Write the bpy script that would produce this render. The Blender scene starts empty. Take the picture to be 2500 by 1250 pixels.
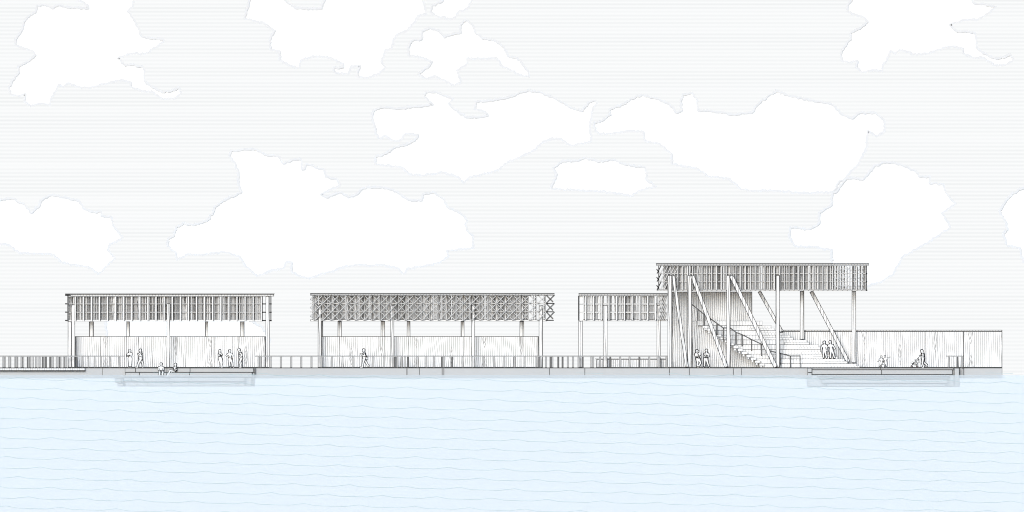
import bpy, bmesh, math, random
from mathutils import Vector, Matrix
from mathutils.geometry import tessellate_polygon
random.seed(7)
R = math.radians
EXPO = 0.95
K = 2 ** EXPO
S = 26.0                                   # drawing units per metre
def X(px): return (px - 1250.0) / S
def Z(py): return (898.0 - py) / S
sc = bpy.context.scene
COL = sc.collection

def lin(h):
    h = h.lstrip('#'); r = []
    for i in (0, 2, 4):
        c = int(h[i:i+2], 16) / 255
        r.append(c / 12.92 if c <= .04045 else ((c + .055) / 1.055) ** 2.4)
    return r

# ------------------------------------------------------------------ materials
def newmat(name):
    m = bpy.data.materials.new(name); m.use_nodes = True
    nt = m.node_tree; nt.nodes.clear()
    out = nt.nodes.new('ShaderNodeOutputMaterial')
    return m, nt, out
def mth(nt, op, a, b=None, c=None):
    n = nt.nodes.new('ShaderNodeMath'); n.operation = op
    for i, v in enumerate((a, b, c)):
        if v is None: continue
        if isinstance(v, (int, float)): n.inputs[i].default_value = v
        else: nt.links.new(v, n.inputs[i])
    return n.outputs[0]
def mixc(nt, f, a, b):
    n = nt.nodes.new('ShaderNodeMix'); n.data_type = 'RGBA'
    if isinstance(f, (int, float)): n.inputs[0].default_value = f
    else: nt.links.new(f, n.inputs[0])
    for i, v in ((6, a), (7, b)):
        if isinstance(v, (list, tuple)): n.inputs[i].default_value = (*v[:3], 1)
        else: nt.links.new(v, n.inputs[i])
    return n.outputs[2]
def g(v): return (v, v, v * .995)
_c = {}
def paint(name, base, edge=.045, ink=.022, grain=0, planks=0, gcol=.20, wob=1.0, plankcol=.2):
    """painted board: base colour, black-lined arrises, optional drawn grain and plank joints"""
    key = (name,)
    if key in _c: return _c[key]
    m, nt, out = newmat(name)
    b = nt.nodes.new('ShaderNodeBsdfPrincipled')
    b.inputs['Roughness'].default_value = .85
    b.inputs['Specular IOR Level'].default_value = .055
    nt.links.new(b.outputs[0], out.inputs[0])
    col = base if isinstance(base, (list, tuple)) else g(base)
    geo = nt.nodes.new('ShaderNodeNewGeometry')
    sp = nt.nodes.new('ShaderNodeSeparateXYZ'); nt.links.new(geo.outputs['Position'], sp.inputs[0])
    # slight unevenness of the paint
    nz = nt.nodes.new('ShaderNodeTexNoise'); nz.inputs['Scale'].default_value = .9
    nt.links.new(geo.outputs['Position'], nz.inputs['Vector'])
    cur = mixc(nt, nz.outputs[0], [c * .97 for c in col], [min(1, c * 1.03) for c in col])
    if grain:
        cx = mth(nt, 'ADD', sp.outputs[0], mth(nt, 'MULTIPLY', sp.outputs[1], .8))
        cv = nt.nodes.new('ShaderNodeCombineXYZ')
        nt.links.new(mth(nt, 'MULTIPLY', cx, .62), cv.inputs[0])
        nt.links.new(mth(nt, 'MULTIPLY', sp.outputs[2], .23), cv.inputs[1])
        n2 = nt.nodes.new('ShaderNodeTexNoise'); n2.inputs['Scale'].default_value = 1.0
        n2.inputs['Detail'].default_value = .6
        nt.links.new(cv.outputs[0], n2.inputs['Vector'])
        f = mth(nt, 'ADD', mth(nt, 'MULTIPLY', cx, grain), mth(nt, 'MULTIPLY', n2.outputs[0], 2.9 * wob))
        fr = mth(nt, 'FRACT', f)
        ln = mth(nt, 'LESS_THAN', mth(nt, 'ABSOLUTE', mth(nt, 'SUBTRACT', fr, .5)), .125)
        cur = mixc(nt, ln, cur, g(gcol))
    uv = nt.nodes.new('ShaderNodeUVMap'); uv.uv_map = 'edge'
    su = nt.nodes.new('ShaderNodeUVMap'); su.uv_map = 'size'
    a = nt.nodes.new('ShaderNodeSeparateXYZ'); nt.links.new(uv.outputs[0], a.inputs[0])
    c = nt.nodes.new('ShaderNodeSeparateXYZ'); nt.links.new(su.outputs[0], c.inputs[0])
    if planks:
        fr = mth(nt, 'FRACT', mth(nt, 'DIVIDE', mth(nt, 'ADD', sp.outputs[0], sp.outputs[1]), planks))
        ln = mth(nt, 'LESS_THAN', fr, .036 / planks)
        cur = mixc(nt, ln, cur, g(plankcol))
    if edge:
        d = mth(nt, 'MINIMUM', mth(nt, 'MINIMUM', a.outputs[0], mth(nt, 'SUBTRACT', c.outputs[0], a.outputs[0])),
                mth(nt, 'MINIMUM', a.outputs[1], mth(nt, 'SUBTRACT', c.outputs[1], a.outputs[1])))
        cur = mixc(nt, mth(nt, 'LESS_THAN', d, edge), cur, g(ink))
    nt.links.new(cur, b.inputs['Base Color'])
    _c[key] = m
    return m
W = .88
M = dict(
    white=paint('white_timber', W, .040, .05),
    column=paint('column_timber', W, .052, .035, grain=3.2, gcol=.36, wob=.45),
    brace=paint('brace_timber', .78, .020, .14),
    brace_bold=paint('brace_end_timber', W, .055, .02),
    rail=paint('rail_timber', .74, .018, .22),
    wall=paint('grain_boards', .92, .036, .03, grain=5.4, gcol=.28),
    wall_bold=paint('grain_boards_heavy', .93, .050, .018, grain=5.4, gcol=.28),
    terrace=paint('terrace_boards', .92, .024, .12, grain=0, planks=.27, plankcol=.42),
    roof=paint('roof_planks', .62, .040, .03, planks=.27, plankcol=.22),
    roofw=paint('roof_planks_pale', .72, .040, .03, planks=.27, plankcol=.30),
    post=paint('post_timber', .42, .026, .05),
    postw=paint('post_timber_pale', .6, .030, .04),
    postd=paint('post_timber_dark', .15, .030, .04),
    concrete=paint('concrete', .50, .034, .05),
    concrete_brightened=paint('brightened_concrete', .70, .062, .02),  # underwater steps: concrete colour brightened to offset the light lost in the water
    ink=paint('black_paint', .02, 0),
    grainink=paint('grain_inlay', .36, 0),
    softink=paint('grey_paint', .10, 0),
    slat1=paint('slat_white', .88, .014, .10),
    slat2=paint('slat_pale', .74, .015, .12),
    slat3=paint('slat_grey', .56, .016, .09),
    slat4=paint('slat_dark', .36, .014, .07),
    figure=paint('plain_white', .82, 0),
    wheel=paint('wheel_grey', (.20, .17, .17), 0),
    cloud=paint('cloud_white', .90, 0),
)
def water_mat():
    m, nt, out = newmat('lake_water')
    d = nt.nodes.new('ShaderNodeBsdfDiffuse'); d.inputs[0].default_value = (.63, .70, .77, 1)
    t = nt.nodes.new('ShaderNodeBsdfTransparent'); t.inputs[0].default_value = (.97, .985, 1, 1)
    tl = nt.nodes.new('ShaderNodeBsdfTranslucent'); tl.inputs[0].default_value = (.30, .33, .33, 1)
    a = nt.nodes.new('ShaderNodeAddShader')
    x = nt.nodes.new('ShaderNodeMixShader'); x.inputs[0].default_value = .60
    nt.links.new(d.outputs[0], a.inputs[0]); nt.links.new(tl.outputs[0], a.inputs[1])
    nt.links.new(t.outputs[0], x.inputs[1]); nt.links.new(a.outputs[0], x.inputs[2])
    nt.links.new(x.outputs[0], out.inputs[0])
    return m
M['water'] = water_mat()
M['ripple'] = paint('ripple_teal', (.42, .56, .60), 0)
M['cloudrim'] = paint('cloud_rim', (.655, .655, .66), 0)

def sky_mat():
    m, nt, out = newmat('hatched_sky')
    e = nt.nodes.new('ShaderNodeEmission'); nt.links.new(e.outputs[0], out.inputs[0])
    geo = nt.nodes.new('ShaderNodeNewGeometry')
    sp = nt.nodes.new('ShaderNodeSeparateXYZ'); nt.links.new(geo.outputs['Position'], sp.inputs[0])
    f = mth(nt, 'MULTIPLY', sp.outputs[2], S / 9.15)
    w = mth(nt, 'COSINE', mth(nt, 'MULTIPLY', f, 2 * math.pi))
    w = mth(nt, 'MULTIPLY', mth(nt, 'ADD', w, 1), .5)
    cv = nt.nodes.new('ShaderNodeCombineXYZ')
    nt.links.new(mth(nt, 'MULTIPLY', sp.outputs[0], .012), cv.inputs[0])
    nt.links.new(mth(nt, 'MULTIPLY', sp.outputs[2], 1.25), cv.inputs[1])
    nz = nt.nodes.new('ShaderNodeTexNoise'); nz.inputs['Scale'].default_value = 1.0; nz.inputs['Detail'].default_value = 1
    nt.links.new(cv.outputs[0], nz.inputs['Vector'])
    amp = mth(nt, 'MULTIPLY_ADD', nz.outputs[0], 1.5, -.1)
    k = mth(nt, 'MULTIPLY', w, amp)
    A = [c / K for c in lin('FDFEFE')]; B = [c / K for c in lin('ECEEEF')]
    c1 = mixc(nt, k, A, B)
    n3 = nt.nodes.new('ShaderNodeTexNoise'); n3.inputs['Scale'].default_value = .5
    nt.links.new(cv.outputs[0], n3.inputs['Vector'])
    c2 = mixc(nt, n3.outputs[0], [x / K for x in lin('F8F9FD')], [x / K for x in lin('F9FBF9')])
    fin = mixc(nt, .25, c1, c2)
    nt.links.new(fin, e.inputs[0])
    return m
M['sky'] = sky_mat()

# ------------------------------------------------------------------ mesh helpers
class MB:
    def __init__(s): s.v = []; s.f = []; s.uv = []; s.sz = []; s.mi = []
    def obox(s, o, a, b, c, m=0):
        """box from corner o along vectors a, b, c"""
        o, a, b, c = map(Vector, (o, a, b, c))
        if a.cross(b).dot(c) < 0: o = o + c; c = -c
        n = len(s.v)
        for k in (0, 1):
            for j in (0, 1):
                for i in (0, 1): s.v.append(o + a * i + b * j + c * k)
        A, B, C = a.length, b.length, c.length
        for q, w, h in (((0, 2, 3, 1), B, A), ((4, 5, 7, 6), A, B), ((0, 1, 5, 4), A, C),
                        ((2, 6, 7, 3), C, A), ((0, 4, 6, 2), C, B), ((1, 3, 7, 5), B, C)):
            s.f.append([n + i for i in q]); s.mi.append(m)
            s.uv += [(0, 0), (w, 0), (w, h), (0, h)]; s.sz += [(w, h)] * 4
    def bx(s, x0, x1, t, b, d0, d1, m=0):
        s.obox((X(x0), d0, Z(b)), (X(x1) - X(x0), 0, 0), (0, d1 - d0, 0), (0, 0, Z(t) - Z(b)), m)
    def bar(s, x0, y0, x1, y1, w, d0, d1, m=0, ext=0):
        A = Vector((X(x0), 0, Z(y0))); B = Vector((X(x1), 0, Z(y1)))
        u = (B - A).normalized(); A -= u * ext / S; B += u * ext / S
        n = Vector((u.z, 0, -u.x)) * (w / S)
        s.obox(A - n / 2 + Vector((0, d0, 0)), B - A, n, (0, d1 - d0, 0), m)
    def raw(s, vs, fs, m=0):
        n = len(s.v); s.v += [Vector(p) for p in vs]
        for f in fs:
            s.f.append([n + i for i in f]); s.mi.append(m)
            s.uv += [(50, 50)] * len(f); s.sz += [(100, 100)] * len(f)
    def cyl(s, cx, cy, r, d0, d1, m=0, n=20, r0=0):
        vs = []; fs = []
        for k in range(n):
            a = 2 * math.pi * k / n
            for rr, dd in ((r, d0), (r, d1)): vs.append((cx + rr * math.cos(a), dd, cy + rr * math.sin(a)))
        for k in range(n):
            a, b = 2 * k, 2 * ((k + 1) % n); fs.append((a, b, b + 1, a + 1))
        fs.append([2 * k for k in range(n)][::-1]); fs.append([2 * k + 1 for k in range(n)])
        s.raw(vs, fs, m)
    def build(s, name, mats, parent=None, loc=None):
        me = bpy.data.meshes.new(name)
        off = Vector(loc) if loc is not None else (parent_world(parent) if parent else Vector((0, 0, 0)))
        me.from_pydata([v - off for v in s.v], [], s.f)
        u = me.uv_layers.new(name='edge'); z = me.uv_layers.new(name='size')
        for i, (p, q) in enumerate(zip(s.uv, s.sz)): u.data[i].uv = p; z.data[i].uv = q
        for m in (mats if isinstance(mats, (list, tuple)) else [mats]): me.materials.append(m)
        for i, p in enumerate(me.polygons): p.material_index = s.mi[i]
        o = bpy.data.objects.new(name, me); COL.objects.link(o)
        if parent: o.parent = parent; o.location = off - parent_world(parent)
        else: o.location = off
        return o
def parent_world(o):
    v = Vector((0, 0, 0))
    while o: v += o.location; o = o.parent
    return v
def tag(o, label=None, cat=None, group=None, kind=None):
    for k, v in (('label', label), ('category', cat), ('group', group), ('kind', kind)):
        if v: o[k] = v
    return o
def thing(name, label, cat, loc, group=None):
    o = bpy.data.objects.new(name, None); o.empty_display_size = .3; COL.objects.link(o)
    o.location = loc
    return tag(o, label, cat, group)

# ------------------------------------------------------------------ sky and clouds
b = MB(); b.raw([(-520, 150, -60), (520, 150, -60), (520, 150, 300), (-520, 150, 300),
                 (-520, 152, -60), (520, 152, -60), (520, 152, 300), (-520, 152, 300)],
                [(0, 1, 2, 3), (7, 6, 5, 4), (0, 4, 5, 1), (3, 2, 6, 7), (0, 3, 7, 4), (1, 5, 6, 2)])
tag(b.build('sky', M['sky']), kind='structure')

C1 = [(325,-20),(195,-20),(195,0),(214,12),(216,21),(165,18),(145,12),(128,20),(110,12),(90,14),(88,28),(68,42),(58,55),(50,80),(38,95),(38,108),(60,118),(82,126),(87,135),(70,150),(45,163),(47,178),(30,196),(22,215),(26,230),(45,234),(62,228),(60,246),(75,258),(90,254),(105,252),(122,256),(124,240),(137,220),(143,205),(155,212),(165,203),(180,206),(200,214),(230,212),(255,204),(285,196),(300,195),(320,200),(320,212),(345,222),(370,222),(395,240),(425,240),(442,228),(436,214),(425,220),(400,226),(384,220),(366,209),(352,198),(352,180),(350,165),(325,158),(305,160),(286,142),(320,130),(355,130),(385,112),(400,98),(360,92),(345,90),(338,70),(330,55),(318,35),(310,28),(322,18),(325,0)]
CLOUDS = [
 (C1, 'white cloud with a forked lower edge touching the top left corner'),
 ([(1032,-20),(800,-20),(793,0),(785,22),(722,20),(694,0),(690,-20),(610,-20),(610,0),(604,20),(598,45),(620,50),(645,55),(660,68),(672,75),(660,95),(660,120),(683,125),(683,145),(705,158),(730,165),(732,148),(760,138),(780,136),(810,142),(838,155),(838,165),(815,166),(815,176),(850,180),(858,160),(880,160),(873,186),(895,189),(920,182),(940,165),(930,150),(940,122),(955,118),(960,95),(972,82),(990,75),(1010,55),(1020,38),(1040,33),(1032,0)], 'wide white cloud hanging from the top edge left of centre'),
 ([(1050,-20),(1085,-20),(1080,5),(1055,14),(1052,30),(1070,40),(1105,46),(1120,28),(1140,20),(1152,0),(1152,-20),(1050,-21)][::-1], 'small white cloud clipped by the top edge near the centre'),
 ([(1033,75),(1050,68),(1070,75),(1085,92),(1110,82),(1125,80),(1125,60),(1138,48),(1152,60),(1160,80),(1178,95),(1205,98),(1230,115),(1240,138),(1262,142),(1290,175),(1292,188),(1265,180),(1225,160),(1212,140),(1180,142),(1140,142),(1140,155),(1115,172),(1125,200),(1108,208),(1085,195),(1060,185),(1040,192),(1020,180),(1045,165),(1055,150),(1030,140),(1000,135),(997,115),(1005,100),(1030,95)], 'ragged white cloud with a pointed tail high in the centre'),
 ([(912,270),(930,262),(975,265),(1030,260),(1058,255),(1035,235),(1040,225),(1065,225),(1080,232),(1105,240),(1095,252),(1110,268),(1140,288),(1180,285),(1192,282),(1184,272),(1160,265),(1162,248),(1185,247),(1240,238),(1290,220),(1325,228),(1355,240),(1390,262),(1420,272),(1438,250),(1450,245),(1458,252),(1447,262),(1440,300),(1442,345),(1395,355),(1385,350),(1370,338),(1345,338),(1325,345),(1305,365),(1275,380),(1240,395),(1215,415),(1175,425),(1145,432),(1132,447),(1120,432),(1085,420),(1030,428),(1000,425),(985,410),(950,403),(917,400),(917,383),(935,378),(960,362),(1003,348),(1018,338),(1020,327),(990,325),(975,345),(955,340),(938,330),(926,340),(918,322),(914,304),(908,285)], 'large white cloud in the middle with a drip at its bottom'),
 ([(1455,320),(1450,300),(1470,295),(1490,280),(1488,268),(1520,255),(1545,240),(1568,232),(1600,240),(1635,255),(1650,275),(1665,270),(1662,245),(1668,230),(1690,228),(1702,245),(1702,270),(1740,272),(1790,280),(1835,275),(1850,255),(1870,240),(1895,222),(1930,235),(1980,245),(2030,255),(2055,280),(2080,290),(2100,275),(2135,275),(2158,295),(2158,320),(2140,332),(2118,318),(2115,360),(2095,400),(2075,420),(2040,468),(1950,470),(1900,465),(1850,465),(1810,462),(1780,435),(1730,430),(1700,410),(1640,400),(1640,375),(1610,350),(1575,343),(1570,320),(1540,318),(1490,326),(1465,326)], 'long white cloud with smooth lower edge above the tall pavilion'),
 ([(2033,472),(2050,442),(2080,434),(2105,440),(2120,425),(2135,405),(2165,396),(2200,402),(2235,418),(2245,432),(2270,430),(2268,448),(2302,450),(2308,470),(2332,498),(2298,520),(2320,555),(2290,575),(2250,600),(2205,625),(2190,650),(2178,672),(2150,688),(2118,698),(2031,700),(2031,608),(2010,608),(1990,602),(1940,600),(1928,580),(1930,555),(1975,560),(2000,545),(2000,520),(2031,500)], 'tall white cloud descending behind the right end of the high roof'),
 ([(2540,455),(2490,462),(2465,480),(2450,500),(2440,515),(2455,540),(2460,560),(2450,570),(2458,600),(2490,605),(2500,640),(2540,660)][::-1], 'white cloud cut off by the right edge'),
 ([(x + 2031, y - 82) for x, y in C1], 'white cloud with a thin curled tail in the top right corner'),
 ([(565,368),(600,365),(625,365),(645,378),(680,382),(692,400),(715,390),(735,390),(737,414),(744,413),(748,402),(765,405),(770,410),(792,415),(795,432),(822,438),(828,452),(800,465),(782,475),(800,482),(830,470),(850,482),(870,475),(885,460),(915,457),(945,460),(970,470),(990,485),(1005,490),(1030,490),(1032,475),(1060,470),(1085,490),(1090,505),(1130,525),(1140,540),(1135,548),(1145,570),(1155,575),(1155,605),(1090,612),(1095,625),(1075,640),(1030,650),(994,655),(988,667),(982,667),(973,654),(930,645),(900,648),(870,645),(825,655),(815,662),(785,668),(760,678),(735,675),(712,662),(712,640),(700,638),(690,655),(655,662),(628,673),(600,650),(585,625),(550,615),(520,618),(495,622),(460,620),(432,633),(428,615),(410,600),(410,585),(425,575),(430,555),(450,545),(470,550),(505,540),(520,520),(525,505),(555,485),(590,470),(582,440),(582,420),(575,400),(560,380)], 'biggest white cloud spreading low between the first two pavilions'),
 ([(-40,490),(30,485),(60,500),(75,520),(95,505),(100,490),(125,476),(160,482),(190,490),(205,510),(235,520),(247,513),(246,528),(270,530),(275,550),(300,580),(268,595),(262,610),(280,630),(240,668),(215,650),(180,645),(150,640),(130,620),(90,618),(50,618),(20,597),(-40,590)], 'white cloud at the left edge above the first pavilion'),
 ([(262,756),(430,750),(520,760),(600,775),(640,800),(660,830),(640,862),(480,868),(330,866),(270,850),(258,800)], 'low white cloud seen through the openings of the first pavilion'),
 ([(1345,460),(1360,425),(1350,410),(1375,393),(1410,392),(1430,385),(1460,395),(1500,390),(1520,400),(1575,408),(1578,440),(1600,455),(1560,465),(1540,478),(1500,470),(1450,465),(1400,463)], 'low flat white cloud above the gap before the tall pavilion'),
]
def cloud(pts, label, idx):
    rnd = random.Random(idx)
    P = []
    for i, p in enumerate(pts):
        q = pts[(i + 1) % len(pts)]
        L = math.hypot(q[0] - p[0], q[1] - p[1]); n = max(1, int(L / 3.6))
        nx, ny = -(q[1] - p[1]) / max(L, 1), (q[0] - p[0]) / max(L, 1)
        for k in range(n):
            t = k / n; j = max(-2.6, min(2.6, rnd.gauss(0, 1.6))) * min(1, 1.6 * math.sin(math.pi * t)) * min(1, L / 26) * .8
            P.append((p[0] + (q[0] - p[0]) * t + nx * j, p[1] + (q[1] - p[1]) * t + ny * j))
    y0, y1 = 118 + idx * .01, 121 + idx * .01
    n = len(P)
    pl = [Vector((X(a), 0, Z(c))) for a, c in P]
    ar = sum(pl[i].x * pl[(i+1) % n].z - pl[(i+1) % n].x * pl[i].z for i in range(n))
    if ar < 0: pl.reverse()
    nor = []
    for i in range(n):
        d = pl[(i + 1) % n] - pl[i - 1]; d.normalize(); nor.append(Vector((d.z, 0, -d.x)))
    b = MB()
    tri = tessellate_polygon([[Vector((p.x, p.z, 0)) for p in pl]])
    fr = [(p.x, y0, p.z) for p in pl]
    # body: rounded shoulders, a front sheet, sides and a back sheet
    vs = fr + [(p.x, y0 + 1.2, p.z) for p, q in zip(pl, nor)] + [(p.x, y1, p.z) for p in pl]
    fs = [list(t) for t in tri] + [[i + 2 * n for i in t][::-1] for t in tri]
    for r in (0, 1):
        for i in range(n):
            j = (i + 1) % n; fs.append((r * n + i, (r + 1) * n + i, (r + 1) * n + j, r * n + j))
    b.raw(vs, fs, 0)
    # soft grey rim drawn round the puffs
    wv = [.09 + .08 * rnd.random() for _ in range(n)]
    vi = []
    for i in range(n):
        p, q = pl[i], nor[i]
        vi += [(p.x - q.x * wv[i] * .6, y0 - .15, p.z - q.z * wv[i] * .6), (p.x + q.x * wv[i], y0 - .15, p.z + q.z * wv[i])]
    fs = []
    vb = [(x, y + .1, z) for x, y, z in vi]
    for i in range(n):
        j = (i + 1) % n
        fs += [(2*i, 2*i+1, 2*j+1, 2*j), (2*n+2*i, 2*n+2*j, 2*n+2*j+1, 2*n+2*i+1),
               (2*i, 2*j, 2*n+2*j, 2*n+2*i), (2*i+1, 2*n+2*i+1, 2*n+2*j+1, 2*j+1)]
    b.raw(vi + vb, fs, 1)
    cx = sum(p.x for p in pl) / n; cz = min(p.z for p in pl)
    o = b.build('cloud', [M['cloud'], M['cloudrim']], loc=(cx, y0, cz))
    tag(o, label, 'cloud', 'clouds in the hatched sky')
for i, (p, l) in enumerate(CLOUDS): cloud(p, l, i)

# ------------------------------------------------------------------ water
b = MB()
x0, x1, y0, y1, z0, z1 = -170, 170, -9.0, 110, Z(1420), Z(915.5)
b.raw([(x0, y0, z0), (x1, y0, z0), (x1, y1, z0), (x0, y1, z0), (x0, y0, z1), (x1, y0, z1), (x1, y1, z1), (x0, y1, z1)],
      [(0, 3, 2, 1), (4, 5, 6, 7), (0, 1, 5, 4), (2, 3, 7, 6), (1, 2, 6, 5), (3, 0, 4, 7)])
rows = [(52,921),(132,947),(77,970),(22,993),(103,1019),(48,1042),(128,1068),(73,1091),(19,1114),(99,1140),(45,1163),(125,1189),(70,1212.5),(15,1235),(95,1261),(645,911),(1645,911)]
PROF = [(0, 0), (28, 5.5), (98, 7.5)]
def ripple(pts):
    """one wave line as a thin ribbon proud of the cut face of the water"""
    h = .40 / S
    vs = []
    for (px, py) in pts:
        vs += [(X(px), y0 - .03, Z(py) - h), (X(px), y0 - .03, Z(py) + h), (X(px), y0 - .004, Z(py) + h), (X(px), y0 - .004, Z(py) - h)]
    fs = []
    for i in range(len(pts) - 1):
        for q in range(4):
            a = 4 * i + q; c = 4 * i + (q + 1) % 4; fs.append((a, a + 4, c + 4, c))
    fs.append((0, 1, 2, 3)); n = 4 * (len(pts) - 1); fs.append((n + 3, n + 2, n + 1, n))
    b.raw(vs, fs, 1)
for (cx, cy) in rows:
    if cx > 600: ks = range(-1, int((2700 - cx) / 134.6) + 1)
    else: ks = range(-3, 22)
    pts = []
    for k in ks:
        for (dx, dy) in PROF:
            px = cx + 134.6 * k + dx; py = cy + 3.33 * k + dy
            if cx > 600 and px < cx - 110: continue
            pts.append((px, py))
    ripple(pts)
for a in ((374, 474), (1405, 1473), (2405, 2473)): ripple([(a[0], 910.3), ((a[0] + a[1]) / 2, 911), (a[1], 912)])
tag(b.build('water', [M['water'], M['ripple']]), kind='structure')

# ------------------------------------------------------------------ quay
b = MB()
b.bx(-2400, 2447, 898.4, 923.5, 0, 9.5, 0)
for jx, w, m in ((250, .9, 2), (993.5, 1.8, 1), (1024, 1.0, 1), (1079.5, 1.3, 1), (1083.6, 1.3, 1), (1341.5, 1.2, 1), (1427.8, 1.4, 1),
              (1634.3, 1.2, 1), (1682.8, 1.3, 1), (1790.3, 1.2, 1), (1810.2, 1.0, 1)):
    b.bx(jx - w / 2, jx + w / 2, 899.5, 922.5, -.02, .03, m)
tag(b.build('quay', [M['concrete'], M['ink'], M['softink']]), kind='structure')
# timber deck boards laid on the quay
b = MB(); b.bx(-2400, 2447, 897.2, 898.45, .02, 9.45)
tag(b.build('quay_deck', [paint('deck_boards', .85, .028, .03, planks=.27)]), kind='structure')

t = thing('boardwalk', 'white plank boardwalk running off the left edge above the water', 'boardwalk', (X(100), -1.2, Z(906)))
b = MB(); b.bx(-700, 208, 898.6, 904.6, -.3, -.02); b.build('plank_deck', paint('deck_edge', .78, .03, .05, planks=.22, plankcol=.33), t)
b = MB(); b.bx(-700, 208.6, 904.8, 906.2, -.33, -.01); b.build('edge_beam', M['ink'], t)

def steps(name, label, cat, x, blocks, grp=None, mats=None):
    t = thing(name, label, cat, x, grp)
    for nm, x0, x1, tp, bt, d0, d1, joints in blocks:
        b = MB(); b.bx(x0, x1, tp, bt, d0, d1, 0)
        for j in joints: b.bx(j - .75, j + .75, tp + .5, bt - .5, d0 - .012, d0 + .02, 1)
        b.build(nm, [M['concrete_brightened' if tp > 914 else 'concrete'], M['ink']], t)
    return t
steps('bathing_steps', 'grey concrete bathing steps under the two seated people', 'steps', (X(455), -1.5, Z(943.5)), [
    ('step', 305, 619, 898.6, 909, -.3, -.01, (331, 407.5, 464)),
    ('step', 306, 615.5, 909.2, 920.6, -.85, -.012, (340.5, 407, 462.5)),
    ('step', 301.5, 598.5, 920.8, 932, -1.5, -.6, (320.5, 350, 414.5, 461)),
    ('step', 305, 598.5, 932.3, 943.3, -1.8, -.6, (334.5, 359.5, 417.5, 459.5, 581.3)),
    ('side_block', 281.5, 304.5, 924, 935.4, -.58, -.02, (297, 301)),
    ('side_block', 287, 304.8, 935.6, 943.3, -.56, -.02, (301.5,)),
    ('end_block', 598.9, 615.4, 920.8, 943.3, -.7, -.3, ()),
    ('end_block', 615.8, 622, 909.4, 943.3, -.3, -.03, ()),
    ('fender_post', 621.6, 623.4, 898.7, 923.6, -.35, -.05, ()),
])
steps('bathing_steps', 'grey concrete bathing steps below the children and the pushchair', 'steps', (X(2156), -1.5, Z(944)), [
    ('step', 1976.5, 2327.5, 898.6, 902.6, -.25, -.01, (2149, )),
    ('step', 1982.5, 2325.3, 902.9, 914.5, -.4, -.02, (2152.4,)),
    ('step', 1994.3, 2319.6, 914.8, 919.9, -.6, -.3, (2158.7,)),
    ('step', 2000.4, 2316.8, 920.2, 925.1, -.8, -.3, (2162.2,)),
    ('step', 2006, 2314.3, 925.4, 936.1, -1.0, -.3, (2165,)),
    ('step', 2017.6, 2309.4, 936.4, 943.9, -1.2, -.3, (2171.6,)),
    ('back_block', 1971.3, 2329.8, 914.9, 944.2, -.29, -.03, ()),
    ('side_block', 1971.3, 1982.2, 898.7, 909.3, -.5, -.05, ()),
    ('side_block', 1971.3, 1982.2, 909.6, 921, -.5, -.31, ()),
    ('end_block', 2330, 2342.5, 898.7, 944.2, -.6, -.03, (2341.9,)),
])
t = thing('mooring_pile', 'thin dark pile standing in the water at the right end of the steps', 'pile', (X(2350), -.2, Z(924)))
b = MB(); b.bx(2349, 2352.4, 899, 923.8, -.2, -.02); b.build('pile_shaft', M['postw'], t)
b = MB(); b.bx(2348.6, 2352.8, 898.2, 899.2, -.21, -.015); b.build('pile_cap', M['ink'], t)

# ------------------------------------------------------------------ railings
def railing(label, xa, xb, posts, depth, loc, gates=()):
    t = thing('railing', label, 'railing', loc, 'railings along the quay')
    b = MB(); b.bx(xa, xb, 868.1, 870.9, depth, depth + .12); b.build('top_rail', paint('top_rail', .50, .022, .12), t)
    for p in posts:
        x, w, m = p
        b = MB(); w += 1.0; b.bx(x - w / 2, x + w / 2, 871.0, 897.1, depth + .02, depth + .10); b.build('post', M[m], t)
    return t
p1 = [(8, 3, 'post'), (12.2, 3, 'post'), (22.5, 4, 'post'), (26, 1.8, 'post'), (37, 2.5, 'post'), (40.5, 2.5, 'post'), (43.2, 1.6, 'post'), (52.5, 3.5, 'post'), (56.8, 3, 'post'),
      (67, 1.8, 'postd'), (71, 2, 'postd'), (75, 2, 'post'), (81, 2, 'post'), (88.5, 4.5, 'post'), (96.5, 4, 'post'), (104.5, 3.5, 'postd'), (111.5, 5, 'postd'),
      (122.5, 3.5, 'postd'), (128.5, 5, 'post'), (139.5, 5, 'post'), (145, 2.2, 'postd'), (148.6, 1.6, 'post'), (155.5, 3, 'post'), (160.5, 5.5, 'post'), (182.4, 2, 'postd'),
      (187, 2.5, 'postd'), (201, 3, 'post'), (216.2, 2.8, 'post'), (230.8, 3.2, 'post'), (246.5, 3, 'post'), (268.2, 3.2, 'post'), (291.5, 2.6, 'post'), (-14, 3, 'post'), (-30, 4, 'post')]
railing('white railing with crowded posts at the left edge of the quay', -60, 305.5, p1, 1.15, (X(150), 1.15, 0))
p2 = [(632, 'postw'), (636.5, 'post'), (661.5, 'postw'), (686, 'post'), (711, 'post'), (735.5, 'post'), (760.5, 'post'), (784.5, 'post'), (811, 'post'), (836.5, 'postw'),
      (861.5, 'postw'), (911, 'postw'), (937.5, 'postw'), (964, 'postd'), (970, 'post'), (981, 'post'), (988.5, 'postw'), (996, 'postd'), (1019.5, 'postw'), (1041, 'post'),
      (1059, 'post'), (1078.5, 'postd'), (1083.5, 'post'), (1104, 'postd'), (1130, 'postw'), (1153, 'postw'), (1181, 'post'), (1206.5, 'post'), (1231.5, 'post'), (1256, 'post'), (1282, 'postw'), (1308, 'postw'),
      (1319, 'post'), (1333, 'post'), (1344, 'postd'), (1348.5, 'post'), (1363, 'postd'), (1373.5, 'postd'), (1386.5, 'post'), (1399, 'post'), (1412.5, 'post'), (1422.5, 'postd'),
      (1443, 'postw'), (1448, 'post')]
p2 += [(x, m) for x, m in ((1465, 'post'), (1490, 'postd'), (1514, 'post'), (1537, 'post'), (1561, 'postd'), (1585, 'post'), (1608, 'post'), (1627, 'post'))]
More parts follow.
